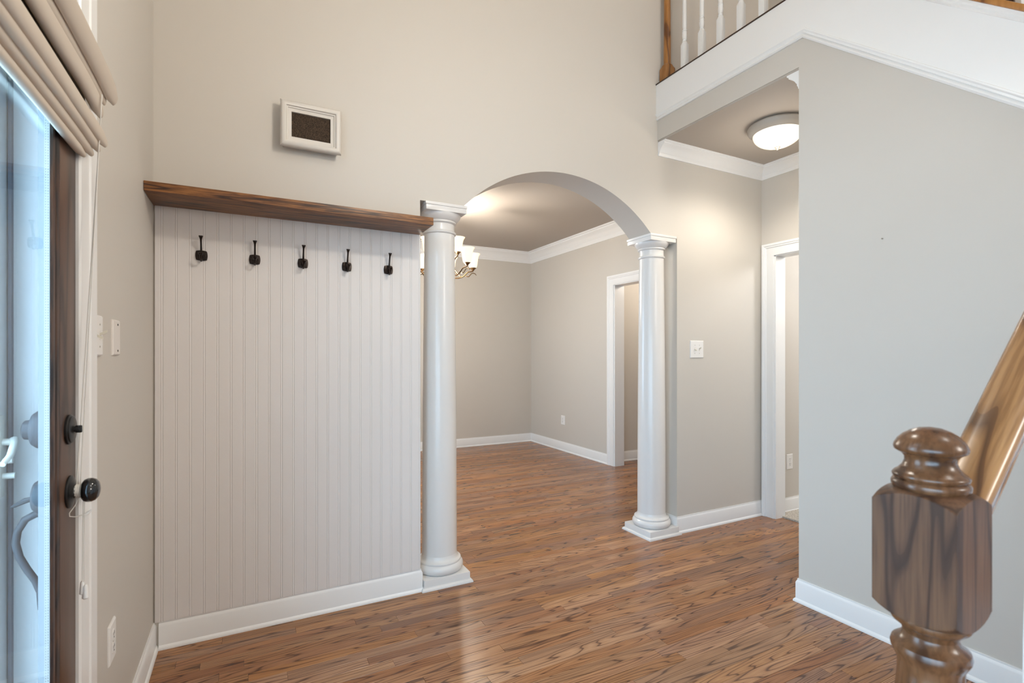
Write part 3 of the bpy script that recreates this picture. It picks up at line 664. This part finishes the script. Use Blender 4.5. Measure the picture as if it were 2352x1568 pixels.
def arm(ang, rr, zbase, droop, ks):
    dx, dy = math.cos(ang), math.sin(ang)
    P = lambda r, z: (CX+dx*r, CY+dy*r, z)
    if droop:
        raw = [(0.012, zbase-0.075), (0.05, zbase-0.125), (0.10, zbase-0.148), (0.15, zbase-0.145), (0.195, zbase-0.120), (0.225, zbase-0.080), (0.248, zbase-0.050), (0.275, zbase-0.040), (rr, zbase-0.030), (rr, zbase-0.008)]
    else:
        raw = [(0.012, zbase-0.050), (0.045, zbase-0.085), (0.085, zbase-0.090), (0.12, zbase-0.070), (0.145, zbase-0.040), (rr, zbase-0.028), (rr, zbase-0.008)]
    if droop: raw = [(r_, zbase+(z_-zbase)*0.68) for r_, z_ in raw]
    pts = []
    for i in range(len(raw)-1):
        for k in range(3):
            u = k/3; p0 = raw[max(i-1, 0)]; p1 = raw[i]; p2 = raw[i+1]; p3 = raw[min(i+2, len(raw)-1)]
            pts.append(tuple(0.5*((2*p1[j])+(-p0[j]+p2[j])*u+(2*p0[j]-5*p1[j]+4*p2[j]-p3[j])*u*u+(-p0[j]+3*p1[j]-3*p2[j]+p3[j])*u**3) for j in (0, 1)))
    pts.append(raw[-1])
    ao = MB().tube([P(*q) for q in pts], 0.0058, 8).build('arm', M['pewter'], cd)
    if droop:
        sc_ = [(0.218, zbase-0.088), (0.232, zbase-0.105), (0.255, zbase-0.104), (0.270, zbase-0.082), (0.285, zbase-0.060), (0.305, zbase-0.052), (0.325, zbase-0.062), (0.336, zbase-0.082)]
        sc_ = [(r_, zbase+(z_-zbase)*0.75) for r_, z_ in sc_]
        MB().tube([P(*q) for q in sc_], [0.002, 0.004, 0.0045, 0.0045, 0.0045, 0.0045, 0.004, 0.002], 8).build('scroll', M['pewter'], ao)
        s2 = [(0.020, zbase+0.10), (0.055, zbase+0.085), (0.07, zbase+0.06), (0.105, zbase-0.01), (0.145, zbase-0.055), (0.18, zbase-0.09)]
        MB().tube([P(*q) for q in s2], [0.003, 0.005, 0.005, 0.0055, 0.0055, 0.004], 8).build('scroll', M['pewter'], ao)
    c = P(rr, 0)
    MB().lathe([(zbase-0.016, 0.006), (zbase-0.012, 0.012), (zbase-0.006, 0.016), (zbase+0.004, 0.026), (zbase+0.010, 0.034), (zbase+0.012, 0.034), (zbase+0.008, 0.02)], (c[0], c[1], 0), seg=20).build('shade_cup', M['pewter'], cd)
    MB().lathe([(zbase+0.006+h, r) for h, r in sha+sha_in], (c[0], c[1], 0), seg=28, cap=False).build('lamp_shade', M['lamp_glass'], cd, smooth=60)
for k in range(6): arm(-YAW+math.radians(-36+60*k), 0.300, 2.120, True, k)
for k in range(3): arm(-YAW+math.radians(-30+120*k), 0.165, 2.238, False, k)

# ------------------------------------------------------------ entry door
dr = thing('door_1', (XL, 1.06, 0.0), None, None, kind='structure')
xi, xo = -0.352, -0.378
MB().box(xo, xi, 1.397, 1.507, 0.012, 2.058).build('stile', M['door_wood'], dr, bevel=0.0015)
MB().box(xo, xi, 0.603, 0.730, 0.012, 2.058).build('stile', M['door_wood'], dr, bevel=0.0015)
MB().box(xo, xi, 0.730, 1.397, 0.012, 0.24).build('rail', M['door_wood'], dr, bevel=0.0015)
MB().box(xo, xi, 0.730, 1.397, 1.93, 2.058).build('rail', M['door_wood'], dr, bevel=0.0015)
gz0, gz1 = 0.285, 1.885
gm = [(0, 0), (0, 0.006), (0.003, 0.010), (0.012, 0.011), (0.018, 0.0075), (0.022, 0.0065), (0.026, 0.010), (0.036, 0.012), (0.0445, 0.009), (0.0445, 0)]
MB().sweep([(0.774, gz0), (1.3525, gz0), (1.3525, gz1), (0.774, gz1)], gm, lambda a, b, p: (-0.3625+p, a, b), side=-1, closed=True).build('glazing_moulding', M['door_wood_dark'], dr, smooth=30)
MB().sweep([(0.774, gz0), (1.3525, gz0), (1.3525, gz1), (0.774, gz1)], [(0, 0), (0.044, 0), (0.044, -0.012), (0, -0.0095)], lambda a, b, p: (-0.3655+p, a, b), side=-1, closed=True).build('glazing_bead', M['bead_grey'], dr, smooth=30)
MB().box(-0.3565, -0.3555, 0.774, 1.3525, gz0, gz1).build('glass_pane', M['glass'], dr, smooth=0)
sp = MB().sweep([(0.7745, gz0), (1.3522, gz0), (1.3522, gz1), (0.7745, gz1)], [(0, 0), (0.0015, 0), (0.0015, -0.0085), (0, -0.0085)], lambda a, b, p: (-0.3567+p, a, b), side=1, closed=True).build('glass_spacer', M['spacer'], dr, smooth=0)
# perforation dots of the spacer, one joined stuff part
mb = MB()
z = gz0+0.01
while z < gz1-0.01:
    for xx in (-0.3590, -0.3628): mb.box(xx-0.0004, xx+0.0004, 1.35045, 1.35072, z, z+0.0022)
    z += 0.0055
o = mb.build('spacer_perforations', M['hole'], dr, smooth=0, weld=False); o['kind'] = 'stuff'
# interior deadbolt
ky, kz = 1.453, 1.112
dbt = MB().lathe([(xi, 0.033), (xi+0.004, 0.033), (xi+0.006, 0.030), (xi+0.008, 0.0295), (xi+0.0095, 0.026), (xi+0.0105, 0.0)], (0, ky, kz), 'x', 36).build('deadbolt_rose', M['black_satin'], dr)
MB().tube([(xi+0.009, ky, kz), (xi+0.020, ky, kz)], 0.0065, 12).build('thumb_turn_post', M['black_satin'], dbt)
MB().box(xi+0.012, xi+0.0245, ky-0.004, ky+0.004, kz-0.0085, kz+0.0085).build('thumb_turn', M['black'], dbt, bevel=0.003)
# interior knob
ny, nz = 1.460, 0.972
kn = MB().lathe([(xi, 0.036), (xi+0.003, 0.036), (xi+0.005, 0.034), (xi+0.0065, 0.026), (xi+0.010, 0.016), (xi+0.016, 0.0125), (xi+0.026, 0.012)], (0, ny, nz), 'x', 36).build('door_knob', M['black_satin'], dr)
MB().lathe([(xi+0.021, 0.012), (xi+0.023, 0.019), (xi+0.027, 0.0245), (xi+0.033, 0.0268), (xi+0.040, 0.0265), (xi+0.047, 0.0235), (xi+0.052, 0.017), (xi+0.0545, 0.008), (xi+0.055, 0.001)], (0, ny, nz), 'x', 40).build('knob_ball', M['black'], kn)
# exterior handle set, seen in profile through the glass
ey = 1.432
eh = MB().lathe([(xo, 0.040), (xo-0.018, 0.040), (xo-0.026, 0.034), (xo-0.028, 0.022), (xo-0.040, 0.020), (xo-0.043, 0.016)], (0, ey, 1.118), 'x', 30).build('outer_deadbolt', M['grey_metal'], dr)
e2 = MB().lathe([(xo, 0.036), (xo-0.016, 0.036), (xo-0.024, 0.030), (xo-0.026, 0.012)], (0, ey, 0.975), 'x', 30).build('outer_escutcheon', M['grey_metal'], dr)
MB().tube([(xo-0.022, ey, 0.972), (xo-0.040, ey, 0.968), (xo-0.056, ey, 0.960), (xo-0.062, ey, 0.957)], [0.004, 0.006, 0.004, 0.002], 8).build('thumb_latch', M['grey_metal'], e2)
gp = [(-0.380, 0.936), (-0.400, 0.938), (-0.418, 0.928), (-0.430, 0.905), (-0.433, 0.880), (-0.427, 0.850), (-0.414, 0.820), (-0.401, 0.795), (-0.393, 0.770), (-0.390, 0.735), (-0.380, 0.728)]
MB().tube([(a, ey, b2) for a, b2 in gp], [0.008, 0.008, 0.0075, 0.007, 0.007, 0.007, 0.007, 0.007, 0.007, 0.008, 0.008], 10).build('pull_grip', M['grey_metal'], e2)
# transom pane above the door
MB().box(XL-0.05, XL-0.046, 0.60, 1.51, 2.12, 2.45).build('transom_pane', M['glass'], dr, smooth=0)

# storm door
sd_ = thing('door_2', (-0.48, 1.06, 0.0), None, None, kind='structure')
MB().box(-0.497, -0.467, 1.415, 1.500, 0.02, 2.05).build('stile', M['trim'], sd_, bevel=0.003)
MB().box(-0.497, -0.467, 0.605, 0.690, 0.02, 2.05).build('stile', M['trim'], sd_, bevel=0.003)
MB().box(-0.497, -0.467, 0.690, 1.415, 0.02, 0.15).build('rail', M['trim'], sd_, bevel=0.003)
MB().box(-0.497, -0.467, 0.690, 1.415, 1.95, 2.05).build('rail', M['trim'], sd_, bevel=0.003)
MB().box(-0.484, -0.481, 0.690, 1.415, 0.15, 1.95).build('glass_pane', M['glass'], sd_, smooth=0)
MB().box(-0.4655, -0.4600, 1.498, 1.5098, 0.01, 2.05).build('weatherstrip', M['weather'], sd_, smooth=0)
MB().box(-0.4780, -0.4735, 1.500, 1.5098, 0.01, 2.05).build('weatherstrip', M['weather'], sd_, smooth=0)
hy = 1.455
hp = MB().box(-0.4672, -0.4600, hy-0.012, hy+0.012, 0.975, 1.150).build('handle_plate', M['storm_handle'], sd_, bevel=0.004)
MB().tube([(-0.461, hy, 1.092), (-0.448, hy, 1.092), (-0.440, hy, 1.092)], 0.0075, 12).build('handle_post', M['storm_handle'], hp)
MB().tube([(-0.442, hy, 1.096), (-0.436, hy-0.02, 1.088), (-0.432, hy-0.055, 1.070), (-0.434, hy-0.085, 1.058)], [0.008, 0.007, 0.006, 0.005], 10).build('lever', M['storm_handle'], hp)
MB().tube([(-0.461, hy, 1.052), (-0.444, hy, 1.052)], 0.006, 12).build('lock_button', M['storm_handle'], hp)
MB().tube([(-0.461, hy, 1.020), (-0.440, hy, 1.020)], 0.0065, 12).build('lock_button', M['storm_handle'], hp)
struct('porch_floor', MB().box(-6, XL-0.24, -3, 6, -0.2, -0.1), M['concrete'], smooth=0)
# added windows, out of view, that let daylight in
def window(name, mapf, u0, u1, z0, z1, mull):
    t = thing(name, mapf((u0+u1)/2, z0, 0), None, None, kind='structure')
    MB().sweep([(u0, z0), (u1, z0), (u1, z1), (u0, z1)], [(0, 0), (0, -0.06), (0.05, -0.06), (0.05, 0)], mapf, side=1, closed=True).build('window_frame', M['trim'], t, smooth=0)
    for k in mull: MB().prism([(k-0.015, z0), (k+0.015, z0), (k+0.015, z1), (k-0.015, z1)], mapf, -0.045, -0.015).build('mullion', M['trim'], t, smooth=0)
    MB().prism([(u0, z0), (u1, z0), (u1, z1), (u0, z1)], mapf, -0.035, -0.032).build('glass_pane', M['glass'], t, smooth=0)
window('added_window_1', lambda a, b, p: (XL-0.1+p, a, b), 4.0, 5.2, 0.7, 2.0, [4.6])  # unseen dining window, added to light the room

window('added_window_2', lambda a, b, p: (XL-0.06+p, a, b), -1.60, 0.30, 0.12, 1.60, [-0.65])  # unseen side opening, added for low bluish daylight

# ------------------------------------------------------------ roman shade
rs = thing('roman_shade', (XL, 1.1, 1.96), 'beige roman shade gathered up in fat folds over the entry door', 'window shade')
Y0 = 0.60
def fold(cx_, cz, hgt, wid, lean, y1, col='fabric', sag=0.0, seed=0, droop=0.0):
    """one horizontal pleat: drop-shaped cross section (fat rounded bottom) extruded along Y"""
    sec = []
    n = 16
    for k in range(n):
        q = 2*PI*k/n; s_, c_ = math.sin(q), math.cos(q)
        w = wid*(0.72-0.42*s_)                 # fatter towards the bottom
        xx = w*c_; zz = hgt*s_
        sec.append((cx_+xx+lean*zz, cz+zz))
    mb = MB(); rnd = random.Random(seed); rings = 22; vs = []
    for i in range(rings):
        u = i/(rings-1); yy = Y0+(y1-Y0)*u
        taper = 1.0 if u < 0.94 else 1-0.45*((u-0.94)/0.06)**2
        dz = -sag*4*u*(1-u)+0.0015*math.sin(u*9+seed*2.1)/max(0.3, 1-u); dr = droop*max(0, (u-0.8)/0.2)**2; dx = 0.0025*math.sin(u*7+seed*1.3)
        for (a, b2) in sec: vs.append((cx_+(a-cx_)*taper+dx*(1-u), yy, cz+(b2-cz)*taper+dz*(1-u)-dr))
    fs = [(i*n+k, i*n+(k+1) % n, (i+1)*n+(k+1) % n, (i+1)*n+k) for i in range(rings-1) for k in range(n)]
    fs += [tuple(range(n)), tuple(range((rings-1)*n+n-1, (rings-1)*n-1, -1))]
    mb.add(vs, fs); return mb.build('fold', M[col], rs, smooth=50)
fold(-0.3375, 1.745, 0.0135, 0.010, 0.10, 1.510, seed=1)
fold(-0.3300, 1.764, 0.0130, 0.009, 0.25, 1.545, seed=2, droop=0.004)
fold(-0.3200, 1.781, 0.0135, 0.009, 0.25, 1.560, seed=3, droop=0.004)
fold(-0.3110, 1.802, 0.0165, 0.0085, 0.25, 1.583, seed=4, droop=0.002)
fold(-0.3200, 1.889, 0.0200, 0.010, 0.30, 1.585, seed=5, droop=0.016)
fold(-0.3140, 1.914, 0.0150, 0.006, 0.30, 1.590, seed=6, droop=0.008)
fold(-0.2980, 1.932, 0.0190, 0.0075, 0.50, 1.615, seed=7, droop=0.010)
MB().box(-0.3425, -0.3400, Y0+0.02, 1.53, 1.76, 1.95).build('crease_backing', M['crease_shade'], rs, smooth=0)  # dark sheet standing in for shade behind the folds
MB().box(-0.3420, -0.315, Y0+0.02, 1.25, 1.925, 1.955).build('headrail', M['trim'], rs, smooth=0)
# cord: from the folds down to the door knob, wound round its neck, then down to a tassel
wx = xi+0.0165
def cordpath(p0, p1, n=14, sag=0.004):
    return [(p0[0]+(p1[0]-p0[0])*k/n, p0[1]+(p1[1]-p0[1])*k/n, p0[2]+(p1[2]-p0[2])*k/n) for k in range(n+1)]
cord = MB().tube(cordpath((-0.309, 1.535, 1.90), (wx-0.004, ny+0.002, nz+0.014)), 0.0011, 6)
cord.tube(cordpath((-0.3085, 1.530, 1.90), (wx+0.002, ny+0.004, nz+0.014)), 0.0011, 6)
cord.build('lift_cord', M['cord'], rs)
wr = []
for k in range(15*12):
    q = 2*PI*k/12; u = k/(15*12); xx = wx+0.0065*math.sin(u*PI*5.3)-0.001
    wr.append((xx, ny+0.0142*math.cos(q), nz+0.0142*math.sin(q)+0.0005*math.sin(u*40)))
MB().tube(wr, 0.0013, 5).build('cord_winding', M['cord'], rs)
lp = [(wx+0.002, ny-0.006, nz-0.013), (wx-0.004, ny-0.012, nz-0.030), (wx-0.013, ny-0.014, nz-0.044), (wx-0.013, ny-0.012, nz-0.052), (wx-0.004, ny-0.010, nz-0.055), (wx+0.010, ny-0.008, nz-0.053), (wx+0.019, ny-0.006, nz-0.049)]
MB().tube(lp, 0.0011, 6).tube([(wx+0.012, ny-0.008, nz-0.054), (wx+0.018, ny-0.006, nz-0.050), (wx+0.024, ny-0.006, nz-0.044)], [0.003, 0.0035, 0.0012], 7).tube([(wx+0.015, ny-0.005, nz-0.053), (wx+0.025, ny-0.004, nz-0.047)], [0.002, 0.0008], 6).build('cord_knot', M['cord'], rs)
ty = ny+0.0
MB().tube([(wx+0.008, ty, nz-0.013), (wx+0.007, ty, nz-0.10), (wx+0.006, ty, nz-0.208)], 0.0009, 6).tube([(wx+0.0105, ty, nz-0.013), (wx+0.009, ty, nz-0.12), (wx+0.0095, ty, nz-0.214)], 0.0009, 6).build('cord_tail', M['cord'], rs)
MB().lathe([(nz-0.204, 0.002), (nz-0.207, 0.004), (nz-0.218, 0.005), (nz-0.232, 0.006), (nz-0.234, 0.004)], (wx+0.006, ty+0.002, 0), seg=14).build('tassel', M['plastic'], rs)
MB().lathe([(nz-0.212, 0.002), (nz-0.216, 0.0045), (nz-0.226, 0.0055), (nz-0.242, 0.0068), (nz-0.245, 0.004)], (wx+0.012, ty, 0), seg=14).build('tassel', M['plastic'], rs)

# ------------------------------------------------------------ newel and rail in the foreground
nr = thing('stair_railing', (0.761, 0.322, 0), 'large turned oak newel post with handrail rising to the right in the foreground', 'railing')
HB = 0.0445; RB = HB*1.4143
shaft = [(0.0, RB), (0.36, RB), (0.372, 0.047), (0.378, 0.040), (0.386, 0.036), (0.394, 0.041), (0.402, 0.038), (0.41, 0.030), (0.45, 0.028), (0.55, 0.034), (0.66, 0.042), (0.74, 0.0435), (0.80, 0.0405), (0.85, 0.036), (0.880, 0.0335), (0.893, 0.0340), (0.900, 0.0375), (0.905, 0.0400), (0.910, 0.0410), (0.915, 0.0395), (0.919, 0.0345), (0.923, 0.0300), (0.929, 0.0280), (0.935, 0.0300), (0.939, 0.0345), (0.943, 0.0395), (0.947, 0.0415), (0.952, 0.0415), (0.955, 0.0405)]
block = [(0.950, 0.040), (0.9515, 0.0445), (0.9555, 0.0510), (0.9600, 0.0575), (0.9655, RB), (1.0950, RB), (1.1000, 0.0570), (1.1045, 0.0505), (1.1085, 0.0430), (1.1105, 0.0380)]
def dense(p, n=3):
    out = []
    for i in range(len(p)-1):
        for k in range(n): u = k/n; out.append((p[i][0]+(p[i+1][0]-p[i][0])*u, p[i][1]+(p[i+1][1]-p[i][1])*u))
    return out+[p[-1]]
np_ = MB().lathe(dense(block, 6), (0.761, 0.322, 0), seg=160, half=HB).build('newel_post', M['newel_oak'], nr, smooth=14)
MB().lathe(shaft, (0.761, 0.322, 0), seg=72, half=HB).build('turned_shaft', M['newel_gloss'], np_, smooth=30)
fin = [(1.108, 0.037), (1.111, 0.0385), (1.114, 0.0400), (1.118, 0.0402), (1.121, 0.0385), (1.1225, 0.0365), (1.1245, 0.0385), (1.1275, 0.0392), (1.1305, 0.0370), (1.134, 0.0325), (1.139, 0.0285), (1.145, 0.0262), (1.150, 0.0265), (1.154, 0.0295), (1.1565, 0.0340), (1.1585, 0.0368), (1.162, 0.0378), (1.166, 0.0368), (1.172, 0.0335), (1.178, 0.0280), (1.183, 0.0205), (1.1865, 0.012), (1.188, 0.002)]
MB().lathe(dense(fin, 2), (0.761, 0.322, 0), seg=64).build('finial', M['newel_gloss'], np_, smooth=60)
# handrail
RS = 0.87
def rail_z(xx): return 1.36+RS*(xx-1.132)
sec = []
W2 = 0.030
top = [(-W2, -0.030), (-W2-0.001, -0.020), (-0.028, -0.010), (-0.021, -0.003), (-0.010, 0.0), (0.010, 0.0), (0.021, -0.003), (0.028, -0.010), (W2+0.001, -0.020), (W2, -0.030), (0.024, -0.040), (0.020, -0.050), (0.020, -0.072), (-0.020, -0.072), (-0.020, -0.050), (-0.024, -0.040)]
vs = []; xs_ = [0.800, 0.82, 1.0, 1.3, 1.7, 2.1, 2.45]
for xx in xs_:
    for (a, b2) in top: vs.append((xx, 0.322+a, rail_z(xx)+b2))
n = len(top)
fs = [(i*n+k, i*n+(k+1) % n, (i+1)*n+(k+1) % n, (i+1)*n+k) for i in range(len(xs_)-1) for k in range(n)]+[tuple(range(n)), tuple(range((len(xs_)-1)*n+n-1, (len(xs_)-1)*n-1, -1))]
MB().add(vs, fs).build('handrail', M['rail_oak'], nr, smooth=50)
for k in range(12):
    bx_ = 1.085+k*0.11
    kk = int((bx_-0.81)/0.2125); z0 = 0.19*(min(kk, 7)+1); zt = rail_z(bx_)-0.070
    MB().lathe(baluster_prof(z0, zt), (bx_, 0.322, 0), seg=24, half=SQ).build('baluster', M['trim'], nr)
